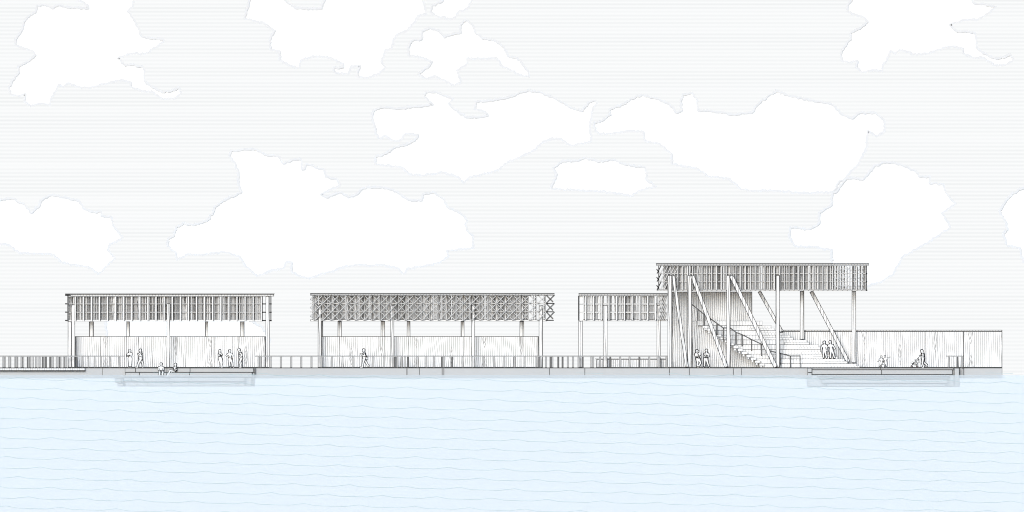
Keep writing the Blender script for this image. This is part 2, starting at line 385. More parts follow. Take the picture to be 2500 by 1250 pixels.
railing('long white railing from the first pavilion to the foot of the tall one', 623, 1629.5, [(x, 3.6 if m != 'postw' else 3.0, m) for x, m in p2], 1.15, (X(1125), 1.15, 0))
railing('short white railing with four posts before the long boarded wall', 2309.5, 2352, [(2316, 3.2, 'post'), (2328, 2.6, 'postw'), (2338, 3.2, 'postd'), (2348.5, 3.2, 'post')], 1.15, (X(2330), 1.15, 0))

# low grain boarded bench wall behind the railing
t = thing('bench_wall', 'low boarded bench wall under the third pavilion behind the railing', 'bench', (X(1542), 3.4, 0))
b = MB(); b.bx(1455.5, 1629.5, 877.5, 897.1, 2.9, 3.3); b.build('board_front', M['wall'], t)
b = MB(); b.bx(1453.5, 1629.6, 874.8, 877.3, 2.8, 3.4); b.build('seat_top', M['terrace'], t)

# ------------------------------------------------------------------ timber pavilions
SL = ['slat1', 'slat2', 'slat3', 'slat4']
def plank_roof(t, xa, xb, tp, bt, d0, d1, mat, w=4.6):
    b = MB(); x = xa
    while x < xb - 2:
        b.bx(x, x + w, tp + .2, bt, d0 + .07, d1 - .07); x += 7.0  # gaps between planks are added to let light onto the walls below
    b.bx(xa, xb, tp, bt, d0, d0 + .06); b.bx(xa, xb, tp, bt, d1 - .06, d1)
    b.build('roof', mat, t)
def edge_roof(t, xa, xb, tp, bt, d0, d1, mat):
    b = MB(); b.bx(xa, xb, tp, bt, d0, d0 + .12); b.bx(xa, xb, tp, bt, d1 - .12, d1)
    b.bx(xa, xa + 2, tp, bt, d0 + .121, d1 - .121); b.bx(xb - 2, xb, tp, bt, d0 + .121, d1 - .121)
    b.build('roof_edge', mat, t)
def slats(t, xa, xb, tp, bt, rnd, layers, dens, weights, skew=.0, edge=None):
    mats = [M[k] for k in SL]
    for li, dep in enumerate(layers):
        b = MB(); x = xa + rnd.uniform(0, 4)
        while x < xb - 3:
            w = rnd.choice((1.1, 1.4, 1.8, 2.3, 3.0))
            if x + w > xb: break
            mi = rnd.choices(range(4), weights if li else (7, 3, .7, .3))[0]
            if not li: w *= .8
            if rnd.random() < skew:
                dx = rnd.uniform(-5, 5)
                if xa < x + dx < xb - 3: b.bar(x + w / 2 + dx, tp + .5, x + w / 2, bt - .5, w * .7, dep, dep + .12, mi)
            else: b.bx(x, x + w, tp, bt, dep, dep + .12, mi)
            x += w + rnd.expovariate(1 / (dens if li else dens * 1.7)) + .4
        b.build('slat_screen', mats, t)
def column(t, x0, x1, tp, bt, d, mat='column', th=.36):
    b = MB(); b.bx(x0, x1, tp, bt, d, d + th); b.build('column', M[mat], t)
def rail_parts(t, xa, xb, ys, d, h=3.0, mat='rail', th=.16):
    for y in ys:
        b = MB(); b.bx(xa, xb, y - h / 2, y + h / 2, d, d + th); b.build('rail', M[mat], t)
def fins(t, x, xb, pitch, tp, bt, d, w=3.2):
    k = 0
    while x < xb:
        b = MB(); b.bx(x - w / 2, x + w / 2, tp, bt, d, d + .15, 0)
        b.bx(x + w / 2 + .2, x + w / 2 + 1.2, tp + 3, bt - 2, d + .05, d + .12, 1)
        b.build('fin', [M['slat1'], M['softink']], t); x += pitch; k += 1
def grain_motifs(b, xs, tp, bt, d, m):
    """cathedral figures of the drawn grain as thin inlaid strips"""
    H = bt - tp; dd = [d]
    def line(pts):
        for p, q in zip(pts, pts[1:]):
            dd[0] -= .0006; b.bar(*p, *q, 1.05, dd[0] - .006, d + .01, m, .3)
    for k, x in enumerate(xs):
        t = k % 3; dd[0] = d
        if t == 0:
            for w, y in ((3.2, .22), (6.5, .36)):
                line([(x - w, tp + 1), (x - w * .45, tp + H * y * .6), (x, tp + H * y), (x + w * .4, tp + H * y * .6), (x + w * .8, tp + 1)])
                line([(x - w, bt - 1), (x - w * .4, bt - H * y * .6), (x, bt - H * y), (x + w * .45, bt - H * y * .6), (x + w, bt - 1)])
        elif t == 1:
            for w, y in ((2.2, .16), (4.6, .3)):
                c = tp + H * .62
                line([(x, c - H * y), (x + w * .8, c - H * y * .4), (x + w, c + H * y * .4), (x + w * .2, c + H * y), (x - w, c + H * y * .2), (x - w * .5, c - H * y * .5), (x, c - H * y)])
        else:
            for w, y in ((3, .45), (6, .62)):
                line([(x - w, tp + 1), (x - w * .9, tp + H * y * .5), (x, tp + H * y), (x + w * .5, tp + H * y * .5), (x + w * .2, tp + 1)])
def panel_joints(b, xs, tp, bt, d, m=1):
    for x in xs: b.bx(x - .45, x + .45, tp + 1, bt - .6, d - .012, d + .02, m)

# --- first pavilion
rnd = random.Random(3)
t = thing('timber_pavilion', 'white timber pavilion at the left with upright fins and projecting rail ends', 'pavilion', (X(412), 4.5, 0), 'timber pavilions on the quay')
plank_roof(t, 172.2, 669, 718.4, 723.6, 1.9, 4.9, M['roofw'])
b = MB(); b.bx(159, 172, 718.4, 722.3, 1.8, 5.0); b.build('roof_cap', M['ink'], t)
edge_roof(t, 159, 670.5, 716.6, 718.3, 1.76, 5.08, M['softink'])
slats(t, 166, 640, 724, 783, rnd, (2.26, 2.42, 2.58, 2.74, 2.9), 1.6, (5, 5, 4, 1.4), .06)
slats(t, 652, 662, 724, 783, rnd, (2.26, 2.6), 1.5, (4, 4, 1, 0), 0)
rail_parts(t, 163, 640, (742, 762.3), 2.12, 2.1, 'rail', .1)
rail_parts(t, 163, 640, (782.6,), 2.12, 4.2, 'rail', .1)
rail_parts(t, 640, 663.5, (742, 762.3, 782.6), 2.28, 2.6, 'brace_bold')
for y in (742, 762.3, 782.6):
    b = MB(); b.bx(159, 163.5, y - 1.7, y + 1.2, 1.9, 2.6); b.build('rail_end', M['brace_bold'], t)
fins(t, 183.5, 641, 19.75, 721, 785, 1.95)
b = MB(); b.bx(164.5, 167.2, 722, 784.5, 2.0, 4.6); b.build('end_frame', M['brace_bold'], t)
b = MB(); b.bx(638.6, 641.4, 721, 784.5, 2.0, 4.6); b.build('end_frame', M['brace_bold'], t)
b = MB(); b.bx(660.2, 662.6, 722, 784.5, 2.0, 4.6); b.build('end_frame', M['brace_bold'], t)
column(t, 165.5, 174.3, 785, 897.1, 2.05); column(t, 174.6, 183.2, 744, 897.1, 2.0)
column(t, 407, 415.2, 741, 897.1, 1.9); column(t, 648.5, 658.3, 722, 897.1, 2.05)
for a, c in ((217.5, 229), (308.5, 317), (500.4, 508.4), (586, 597)): column(t, a, c, 785, 897.1, 4.2)
b = MB(); b.bx(183.4, 648.3, 821, 897.1, 3.8, 4.1, 0)
grain_motifs(b, (258, 344, 430, 513, 600), 821, 897, 3.8, 2)
panel_joints(b, (187, 245, 304, 308, 337.5, 371.3, 452, 517, 523.5, 582, 645), 821, 897, 3.8)
b.build('wall', [M['wall_bold'], M['softink'], M['grainink']], t)

# --- second pavilion
rnd = random.Random(11)
t = thing('timber_pavilion', 'white timber pavilion in the middle covered in crossed braces', 'pavilion', (X(1050), 4.5, 0), 'timber pavilions on the quay')
plank_roof(t, 757.5, 1353.5, 717.5, 721.6, 1.85, 5.0, M['roof'])
edge_roof(t, 757.2, 1354, 715.9, 717.4, 1.8, 5.05, M['ink'])
slats(t, 762, 1294, 722, 782, rnd, (2.5, 2.66, 2.82, 2.98), 1.5, (6, 5, 3, 1.2), .02)
slats(t, 1302, 1314, 722, 782, rnd, (2.5, 3.2), 2, (3, 5, 3, 1)); slats(t, 1326, 1336, 722, 782, rnd, (2.5, 3.2), 2, (3, 5, 3, 1))
rail_parts(t, 757.5, 1336, (740.6, 761.3), 2.30, 2.4)
rail_parts(t, 757.5, 1336, (782.2,), 2.30, 4.2, 'white')
rail_parts(t, 1334.5, 1352, (740.6, 761.3, 782), 2.30, 2.4, 'brace_bold')
x = 767.8 - 20.2; k = 0
while x < 1340:
    b = MB()
    xr = x + 20.2; last = xr > 1345
    mt = 1 if last else 0
    xl = max(x, 758.2)
    for r0, r1 in ((720.5, 740.6), (740.6, 761.3), (761.3, 782)):
        xm = x + 10.1; ym = (r0 + r1) / 2
        if x < 758: b.bar(xm, ym, xr, r0, 2.1 if not mt else 3.2, 1.96, 2.09, mt); b.bar(xm, ym, xr, r1, 2.1 if not mt else 3.2, 2.11, 2.24, mt)
        else:
            b.bar(x, r1, xr, r0, 2.1 if not mt else 3.2, 1.96, 2.09, mt)
            if last: b.bar(x, r0, xr - 3.4, r1 - 3.4, 2.1 if not mt else 3.2, 2.11, 2.24, mt)
            else: b.bar(x, r0, xr, r1, 2.1 if not mt else 3.2, 2.11, 2.24, mt)
    b.build('cross_brace', [M['brace'], M['brace_bold']], t); x = xr; k += 1
for a, c in ((776, 784.3), (953.3, 962), (1151, 1159.4), (1315.5, 1325.3)): column(t, a, c, 745, 897.1, 2.28)
for a, c in ((784.6, 788.8), (824.3, 834.2), (929.6, 939.8), (993.3, 1001.8), (1124.8, 1133.7), (1268.5, 1279.4)): column(t, a, c, 784, 897.1, 4.2)
b = MB(); b.bx(784.5, 1315.3, 821, 897.1, 3.8, 4.1, 0)
grain_motifs(b, (1016, 857, 932, 1183, 1102, 1274), 821, 897, 3.8, 2)
panel_joints(b, (787, 829.5, 938.5, 996.5, 1131.5, 1270, 1312), 821, 897, 3.8)
b.build('wall', [M['wall_bold'], M['softink'], M['grainink']], t)

# --- third pavilion
rnd = random.Random(5)
t = thing('timber_pavilion', 'small open timber pavilion on three posts against the tall pavilion', 'pavilion', (X(1520), 4.5, 0), 'timber pavilions on the quay')
plank_roof(t, 1413, 1629.6, 717.7, 722.2, 1.85, 5.0, M['roofw'])
edge_roof(t, 1412.4, 1629.7, 716, 717.6, 1.8, 5.05, M['ink'])
slats(t, 1424, 1628, 722.5, 782, rnd, (2.3, 2.5, 2.7), 3.6, (7, 5, 1.6, .3), .12)
slats(t, 1500, 1600, 722.5, 782, rnd, (2.9,), 2.4, (2, 6, 2, 0), .12)
rail_parts(t, 1413, 1604, (742.2, 762.3), 2.12, 3.2, 'rail', .1); rail_parts(t, 1422, 1629.5, (781.8,), 2.30, 4.4, 'white')
fins(t, 1430, 1606, 18.9, 721, 783, 1.95, 2.8)
b = MB(); b.bx(1411.5, 1414, 722, 783, 2.0, 4.6); b.build('end_frame', M['brace_bold'], t)
b = MB(); b.bx(1414.3, 1423, 722.5, 783, 2.2, 2.3); b.build('end_panel', M['slat1'], t)
for k in range(5):
    b = MB()
    for r0 in (722, 742, 762): b.bar(1606 + k * 4.6, r0 + 20, 1614 + k * 4.6 if k < 3 else 1628, r0, 2.0, 2.0 + .05 * k, 2.04 + .05 * k)
    b.build('diagonal_brace', M['brace'], t)
column(t, 1412.3, 1422.3, 783.5, 897.1, 2.05); column(t, 1472.3, 1482.8, 745, 897.1, 1.9); column(t, 1603.3, 1612.8, 745, 897.1, 2.28)

# --- tall pavilion
rnd = random.Random(21)
t = thing('tall_pavilion', 'tallest white timber pavilion raised on long posts and slanting struts', 'pavilion', (X(1860), 4.5, 0), 'timber pavilions on the quay')
plank_roof(t, 1602, 2121.5, 644.5, 648.4, .8, 4.9, M['roofw'], 2.8)
edge_roof(t, 1601.3, 2122.5, 642.8, 644.4, .75, 4.95, M['ink'])
slats(t, 1618, 2045, 649, 709, rnd, (1.26, 1.40, 1.54, 1.68), 1.6, (4, 5, 4, 1.8), .06)
slats(t, 2040, 2114, 649, 709, rnd, (1.26, 1.5, 1.74), 3.8, (6, 4, 3, 1), .05)
rail_parts(t, 1608, 2116, (668, 688), 1.12, 2.1, 'rail', .1); rail_parts(t, 1603.5, 2116.5, (708.2,), 1.08, 4.2, 'white')
fins(t, 1655, 2112, 11.8, 649, 708, .95, 2.2)
b = MB(); b.bx(2113.6, 2116.6, 648.6, 710, 1.0, 4.7); b.build('end_frame', M['brace_bold'], t)
for y in (668, 688, 708.6):
    b = MB(); b.bx(2114, 2117.8, y - 1.2, y + 1.2, .9, 1.5); b.build('rail_end', M['brace_bold'], t)
for k in range(6):                                     # zigzag truss end at the left
    b = MB()
    for r0 in (648.6, 668.2, 688.2):
        xx = 1604 + k * 8.5
        b.bar(xx, r0 + 19.5, xx + 10, r0, 2.3, 1.0 + .03 * k, 1.025 + .03 * k, 1 if k == 0 else 0)
        if k == 0: b.bar(1603, r0 + 8, 1609, r0 + 17, 2.4, .9, .98, 1)
    b.build('diagonal_brace', [M['brace'], M['brace_bold']], t)
b = MB(); b.bx(1607.2, 1609.4, 649, 708, 1.45, 4.2); b.build('end_frame', M['brace_bold'], t)
for k in range(9):
    b = MB(); xx = 2030 + k * 9
    for r0 in (650, 670, 690): b.bar(xx, r0 + 14, xx + 7, r0 + 5, 1.8, 1.0, 1.1)
    b.build('diagonal_brace', M['brace'], t)
for a, c, tp in ((1630, 1640.3, 672), (1678.3, 1688.8, 672), (1773.6, 1783.4, 672), (1893.6, 1903.8, 672)): column(t, a, c, tp, 897.1, .6)
column(t, 1953, 1963.3, 710.4, 829, 4.05); column(t, 2079.4, 2089.8, 710.4, 886, 4.0)
def strut(x0, y0, x1, y1, w, d, mat='column'):
    b = MB(); b.bar(x0, y0, x1, y1, w, d, d + .3)
    b.build('strut', M[mat], t)
strut(1643.5, 673, 1677, 896.5, 8.2, .22); strut(1690, 673, 1773.5, 896.5, 9.6, .22); strut(1785, 673, 1894, 896.5, 10.2, .22)
strut(1853.5, 711, 1909, 810, 8.6, 4.22); strut(1980.5, 711, 2071, 884, 9.6, 3.6)
for xx in (1676.5, 1773, 1893.5):
    b = MB(); b.bx(xx - 4.5, xx + 4.5, 896.9, 900, .12, .6); b.build('foot_plate', M['ink'], t)
b = MB(); b.bx(1640.5, 1836.5, 712, 897.1, 4.4, 4.7, 0); b.bx(1630, 1640.4, 712, 897.1, 4.3, 4.8, 0)
b.bx(1650, 1833, 712.6, 713.4, 4.38, 4.42, 1)
panel_joints(b, (1833,), 712, 898, 4.4)
b.build('wall', [M['wall_bold'], M['softink'], M['grainink']], t)

# --- terraced stairs
t = thing('terraced_stairs', 'white boarded terraces climbing left under the tall pavilion', 'stairs', (X(1900), 4.0, 0))
b = MB(); b.bx(1690, 1861, 783.4, 897.1, 4.0, 4.2); b.bx(1861.3, 1893, 806, 897.1, 4.0, 4.2); b.build('side_wall', M['wall'], t)
RT = [1861, 1884, 1900, 1930, 1970, 1999, 2018, 2040, 2062, 2092]
RH = [None, 1891, 1914, 1937, 1976, 2006, 2024, 2045, 2069, 2099]
for k in range(10):
    tp = 783.4 + 11.6 * k; fy = 3.5 - .23 * k
    b = MB(); b.bx(1703 + 17.6 * k, RT[k], tp, tp + (11.5 if k < 9 else 897.1 - tp), fy, 3.98); b.build('terrace', M['terrace'], t)
    if RH[k]:
        tp += 5.8
        b = MB(); b.bx(RT[k] - 62 + (k % 3) * 7, RH[k], tp, min(tp + 5.7, 897.1), fy - .11, fy - .01)
        b.build('half_step', M['terrace'], t)
for j in range(14):
    b = MB(); xx = 1716 + 10.6 * j; yy = 795 + 7.1 * j
    b.bx(xx, xx + 13, yy, min(yy + 5.8, 897), 1.1, 1.5); b.bx(xx + 2, xx + 6.5, yy + 5.9, min(yy + 11.5, 897.1), 1.12, 1.48)
    b.build('tread', M['terrace'], t)
t = thing('handrail', 'thin grey handrail stepping down beside the terraced stairs', 'handrail', (X(1820), 1.04, Z(870)))
hp = [(1690, 744), (1704, 755), (1717, 766), (1733, 777), (1750.5, 789.6), (1765.6, 800.5), (1783.5, 801), (1797, 811.7), (1812, 817), (1835, 829), (1862, 841.6), (1881, 857), (1906, 863), (1929, 869), (1954, 869)]
b = MB()
for i, (p, q) in enumerate(zip(hp, hp[1:])): b.bar(*p, *q, 2.6, 1.03 + .004 * (i % 2), 1.08 + .004 * (i % 2), 0, .7)
b.build('top_rail', M['postd'], t)
for x, a, c, w in ((1704, 756, 783, 2.2), (1719, 768.5, 795, 3.2), (1750.5, 791, 817.5, 3), (1766, 801.5, 829, 2.8), (1797, 813, 840, 2.8), (1812, 818, 846, 3), (1835, 830, 857, 2.8),
                   (1859, 842, 869, 2.8), (1906, 864, 892, 1.4), (1929.5, 870, 897.1, 2.4), (1953.5, 870, 897.1, 1.4)):
    b = MB(); w += .6; b.bx(x - w / 2, x + w / 2, a, c, 1.04, 1.09); b.build('post', M['postd'], t)

# --- long wall at the right
t = thing('boarded_wall', 'long white boarded wall with drawn wood grain at the right end of the quay', 'wall', (X(2170), 7.9, 0))
b = MB(); b.bx(1893.3, 2447, 809, 897.1, 4.6, 4.9, 0); grain_motifs(b, (2110, 2197, 2284, 2370), 809, 897, 4.6, 2); panel_joints(b, (2259, 2352, 2352.9), 808, 897, 4.6); b.build('wall_panel', [M['wall_bold'], M['ink'], M['grainink']], t)
b = MB(); b.bx(1893.3, 2447, 805.4, 808.8, 4.55, 4.95); b.build('coping', M['roofw'], t)

# ------------------------------------------------------------------ people
def sphere_pts(c, r, n=12):
    P = []
    for i in range(n + 1):
        th = math.pi * i / n
        for j in range(n if 0 < i < n else 1):
            ph = 2 * math.pi * j / n
            P.append(Vector((c[0] + r[0] * math.sin(th) * math.cos(ph), c[1] + r[1] * math.sin(th) * math.sin(ph), c[2] + r[2] * math.cos(th))))
    return P
def hull(bm, pts):
    vs = [bm.verts.new(p) for p in pts]
    r = bmesh.ops.convex_hull(bm, input=vs)
    kill = [e for e in r['geom_interior'] + r['geom_unused'] if isinstance(e, bmesh.types.BMVert)]
    if kill: bmesh.ops.delete(bm, geom=list(set(kill)), context='VERTS')
def capsule(bm, a, ra, b, rb, n=10):
    ra = ra if isinstance(ra, tuple) else (ra,) * 3; rb = rb if isinstance(rb, tuple) else (rb,) * 3
    hull(bm, sphere_pts(a, ra, n) + sphere_pts(b, rb, n))
def plate(bm, a, ra, b, rb, o, n=14):
    """flat dark backing a little larger than the limb: the inked contour"""
    ra = ra if isinstance(ra, tuple) else (ra,) * 3; rb = rb if isinstance(rb, tuple) else (rb,) * 3
    k = min(1.0, .42 + max(ra[0], rb[0]) * 5); k *= 1 - .5 * min(1, abs(a[1] - b[1]) / .15)
    o = o * k
    if abs(a[1] - b[1]) > .18:
        ym = max(a[1], b[1]); a = (a[0], ym, a[2]); b = (b[0], ym, b[2])
    P = []
    for c, r in ((a, ra), (b, rb)):
        for j in range(n):
            ph = 2 * math.pi * j / n
            for dy in (-.006, .006):
                P.append(Vector((c[0] + (r[0] + o) * math.cos(ph), c[1] + dy, c[2] + (r[2] + o) * math.sin(ph))))
    hull(bm, P)
def solid(name, caps, parent, voxel, mat, ink=.058, extra=None):
    """capsules fused into one continuous skin, plus their inked contour"""
    bm = bmesh.new()
    for c in caps: capsule(bm, *c)
    me = bpy.data.meshes.new('tmp'); bm.to_mesh(me); bm.free()
    o = bpy.data.objects.new('tmp', me); COL.objects.link(o)
    m = o.modifiers.new('r', 'REMESH'); m.mode = 'VOXEL'; m.voxel_size = voxel
    s = o.modifiers.new('s', 'SMOOTH'); s.iterations = 3; s.factor = .5
    dg = bpy.context.evaluated_depsgraph_get()
    me2 = bpy.data.meshes.new_from_object(o.evaluated_get(dg))
    bpy.data.objects.remove(o); bpy.data.meshes.remove(me)
    bm = bmesh.new(); bm.from_mesh(me2)
    for f in bm.faces: f.material_index = 0; f.smooth = True
    if ink:
        nf = set(bm.faces)
        for c in caps: plate(bm, *c[:4], ink)
        for f in bm.faces:
            if f not in nf: f.material_index = 1
    if extra:
        nf = set(bm.faces)
        for c in extra: capsule(bm, *c, 6)
        for f in bm.faces:
            if f not in nf: f.material_index = 1
    off = parent_world(parent) if parent else Vector((0, 0, 0))
    bmesh.ops.translate(bm, verts=bm.verts, vec=-off)
    bm.to_mesh(me2); bm.free(); me2.name = name
    me2.materials.append(M[mat]); me2.materials.append(M['ink'])
    o = bpy.data.objects.new(name, me2); COL.objects.link(o); o.parent = parent
    return o

def person(label, d, J, face=0, hair='short', sleeve='long', ink=.058, s=1.0, group=None, bag=None, legs='long'):
    """J: joint -> (px, py, depth offset). face: -1 looks left, 1 right, 0 to the viewer, 2 away"""
    def P(k):
        v = J[k]; return Vector((X(v[0]), d + (v[2] if len(v) > 2 else 0), Z(v[1])))
    H, N, Pv = P('H'), P('N'), P('P')
    t = thing('person', label, 'person', (Pv.x, d, min(P('AL').z, P('AR').z) - .07 * s), group)
    side = abs(face) == 1
    hr = (.098 * s, .098 * s, .125 * s)
    fd = {0: Vector((0, -1, 0)), 2: Vector((0, 1, 0)), 1: Vector((1, 0, 0)), -1: Vector((-1, 0, 0))}[face]
    rt = Vector((-fd.y, fd.x, 0))
    body, ex = [], []
    body.append((H, hr, H + Vector((0, 0, -.03 * s)) + fd * .01 * s, (.082 * s, .085 * s, .10 * s)))     # skull and jaw
    body.append((H - Vector((0, 0, .08 * s)), .05 * s, N, .055 * s))                                      # neck
    nose = H + fd * .095 * s - Vector((0, 0, .02 * s))
    body.append((nose, .016 * s, nose + fd * .018 * s - Vector((0, 0, .02 * s)), .018 * s))
    for q in (-1, 1):
        e = H + rt * q * .097 * s - Vector((0, 0, .015 * s)); body.append((e, (.018 * s,) * 3, e - Vector((0, 0, .03 * s)), .014 * s))
        y = H + fd * .092 * s + rt * q * .035 * s; ex.append((y, .011 * s, y + rt * .004, .010 * s))
    mo = H + fd * .096 * s - Vector((0, 0, .065 * s)); ex.append((mo - rt * .02 * s, .006 * s, mo + rt * .02 * s, .006 * s))
    top, low = [], []
    sh = .088 * s
    SLp, SRp = P('SL'), P('SR')
    cw = .125 * s if side else .115 * s
    mid = (N + Pv) / 2
    chest = N * .72 + Pv * .28
    torso = [(SLp, .06 * s, SRp, .06 * s), (chest, (cw, .105 * s, .13 * s), mid, (cw * .96, .10 * s, .12 * s)), (mid, (cw * .96, .10 * s, .12 * s), Pv, (cw * 1.12, .115 * s, .11 * s)),
             (SLp, .055 * s, mid, .09 * s), (SRp, .055 * s, mid, .09 * s), (N, .055 * s, chest, .09 * s)]
    body += torso
    top = [(a, tuple(x + .012 for x in (ra if isinstance(ra, tuple) else (ra,) * 3)), b, tuple(x + .012 for x in (rb if isinstance(rb, tuple) else (rb,) * 3))) for a, ra, b, rb in torso]
    sleeves = {}
    hands = []
    for q in 'LR':
        S_, E_, W_ = P('S' + q), P('E' + q), P('W' + q)
        ua = (S_, .054 * s, E_, .042 * s); fa = (E_, .042 * s, W_, .028 * s)
        body += [ua, fa]; hands.append(fa)
        sl = [(S_, .068 * s, E_, .056 * s)]
        if sleeve == 'long': sl.append((E_, .056 * s, W_, .042 * s))
        elif sleeve == 'short': sl = [(S_, .07 * s, (S_ + E_) / 2, .066 * s)]
        sleeves[q] = sl
        u = (W_ - E_).normalized()
        side_v = u.cross(Vector((0, 1, 0)));
        if side_v.length < .1: side_v = Vector((1, 0, 0))
        side_v.normalize()
        palm = W_ + u * .075 * s
        body.append((W_, (.027 * s,) * 3, palm, (.036 * s, .020 * s, .036 * s)))
        for fi, (off, ln) in enumerate(((-.030, .066), (-.010, .078), (.010, .074), (.028, .058))):
            r0 = palm + side_v * off * s; r1 = r0 + u * ln * .55 * s + side_v * off * .25 * s; r2 = r1 + (u * .7 + Vector((0, -.5, -.35))).normalized() * ln * .45 * s
            body += [(r0, .0105 * s, r1, .0098 * s), (r1, .0098 * s, r2, .0085 * s)]
        th0 = W_ + u * .03 * s - side_v * .026 * s; th1 = th0 + (u * .6 - side_v * .7).normalized() * .045 * s
        body += [(th0, .014 * s, th1, .0115 * s), (th1, .0115 * s, th1 + u * .03 * s, .0095 * s)]
    shoes = []
    for q in 'LR':
        K_, A_, T_ = P('K' + q), P('A' + q), P('T' + q)
        Hq = P('H' + q) if 'H' + q in J else Pv + Vector(((.0 if side else (-.075 if q == 'L' else .075) * s), 0 if not side else (-.07 if q == 'L' else .07) * s, -.04 * s))
        body += [(Hq, .092 * s, K_, .062 * s), (K_, .06 * s, A_, .04 * s), (A_, .042 * s, T_, (.035 * s, .035 * s, .026 * s))]
        low += [(Hq, .105 * s, K_, .072 * s)]
        low += [(K_, .072 * s, A_ + Vector((0, 0, .03)), .056 * s)] if legs == 'long' else []
        shoes.append([(A_ - Vector((0, 0, .01)), .05 * s, T_, (.04 * s, .042 * s, .032 * s)), (A_, .048 * s, A_ - (T_ - A_).normalized() * .03 * s - Vector((0, 0, .015)), .045 * s)])
    low.append((Pv + Vector((0, 0, .02)), (cw * 1.12, .12 * s, .10 * s), Pv - Vector((0, 0, .05 * s)), (cw * 1.1, .12 * s, .09 * s)))
    bo = solid('body', body, t, .0125 * max(s, .75), 'figure', 0, ex)
    # contour only where skin shows: head, neck, forearms, hands
    def ring(name, caps, o=ink, par=None, mat='ink'):
        bm = bmesh.new()
        for c in caps: plate(bm, *c[:4], o)
        me = bpy.data.meshes.new(name); bmesh.ops.translate(bm, verts=bm.verts, vec=-parent_world(t)); bm.to_mesh(me); bm.free()
        me.materials.append(M[mat]); ob = bpy.data.objects.new(name, me); COL.objects.link(ob); ob.parent = t
        return ob
    skin = body[:2] + [(c[0], c[1], c[2], c[3]) for c in hands] + [(h[2], .03 * s, h[2] + (h[2] - h[0]).normalized() * .11 * s, .03 * s) for h in hands]
    if legs != 'long': skin += [(P('K' + q), .06 * s, P('A' + q), .04 * s) for q in 'LR']
    for nm, part in (('head_contour', skin[:2]),) : ring(nm, part)
    hs = skin[2:6]
    for q in (0, 1): ring('hand_contour', [hs[q], hs[q + 2]])
    for q in skin[6:]: ring('leg_contour', [q])
    solid('shirt', top, t, .02, 'figure', ink)
    for q in 'LR':
        if sleeve != 'none': solid('sleeve', sleeves[q], t, .02, 'figure', ink)
    solid('trousers' if legs == 'long' else 'shorts', low, t, .02, 'figure', ink)
    for q in (0, 1): solid('shoe', shoes[q], t, .014, 'figure', ink * .9)
    # hair
    bk = -fd
    hc = [(H + Vector((0, 0, .03 * s)) + bk * .02 * s, (.104 * s, .104 * s, .11 * s), H + bk * .035 * s, (.095 * s, .095 * s, .10 * s))]
    if hair == 'long':
        for q in (-1, 1): hc.append((H + rt * q * .07 * s + bk * .03, .045 * s, N + rt * q * .085 * s + bk * .05 - Vector((0, 0, .10 * s)), .04 * s))
        hc.append((H + bk * .05 * s, .08 * s, N + bk * .07 * s - Vector((0, 0, .12 * s)), .06 * s))
    if hair == 'ponytail':
        hc.append((H + bk * .10 * s, .04 * s, N + bk * .12 * s - Vector((0, 0, .12 * s)), .028 * s))
    if hair == 'bun': hc.append((H + Vector((0, 0, .08 * s)) + bk * .08 * s, .045 * s, H + Vector((0, 0, .09 * s)) + bk * .09 * s, .045 * s))
    solid('hair', hc, t, .016, 'figure', ink)
    return t

GP = 'people on the quay'
F = 895.6
person('standing person with long hair and bent arms beside the walking phone user', .6, dict(H=(317, 856.3), N=(316.8, 861), P=(317.5, 874), SL=(312.6, 863.5), SR=(321.2, 863.3),
    EL=(310.2, 869.5, -.05), WL=(315, 868.2, -.18), ER=(323, 870.5, 0), WR=(322.6, 876.5, -.02), KL=(315.6, 885, -.02), KR=(319.6, 885), AL=(315.8, F), AR=(319.4, F), TL=(315, 896.6, -.14), TR=(319.6, 896.6, -.14)), 0, 'long', group=GP)
person('person in a long top striding left while looking at a phone', .6, dict(H=(342.4, 856), N=(343, 861), P=(343.4, 876.5), SL=(341.2, 863.5, -.12), SR=(346, 863.3, .12),
    EL=(345.5, 869.5, -.17), WL=(339, 866.5, -.2), ER=(344, 869.6, .1), WR=(338.8, 864.6, .02), KL=(338.2, 886.5, -.04), KR=(348.2, 885.5, .05), AL=(335.6, F, -.04), AR=(349.6, 894.8, .05), TL=(331.6, 896.4, -.04), TR=(348.2, 896.6, .05)), -1, 'long', group=GP)
person('person with arms crossed standing leftmost of the group of three', .6, dict(H=(536.6, 857), N=(537, 861.6), P=(538, 875.5), SL=(534.4, 864.3, .06), SR=(540, 864.2, -.06),
    EL=(535, 870.5, -.06), WL=(540, 869, -.2), ER=(541.8, 868.6, -.1), WR=(538, 866.4, -.2), KL=(538.4, 885.5, .03), KR=(542, 885.6, -.03), AL=(537, F, .03), AR=(539.8, F, -.03), TL=(541, 896.7, .0), TR=(542.6, 896.7, -.08)), 0, 'long', 'short', group=GP)
person('person with one hand on the hip in the middle of the group of three', .6, dict(H=(560.9, 857), N=(561.2, 861.6), P=(561.8, 875.6), SL=(556.8, 864.2), SR=(566, 864.2),
    EL=(552.9, 868.2), WL=(558.4, 871.2, -.12), ER=(567.6, 868.6), WR=(566.4, 874, -.1), KL=(560.4, 886), KR=(566.4, 885.8), AL=(561.6, F), AR=(567.6, F), TL=(562, 896.6, -.12), TR=(570, 896.6, -.08)), 0, 'short', group=GP)
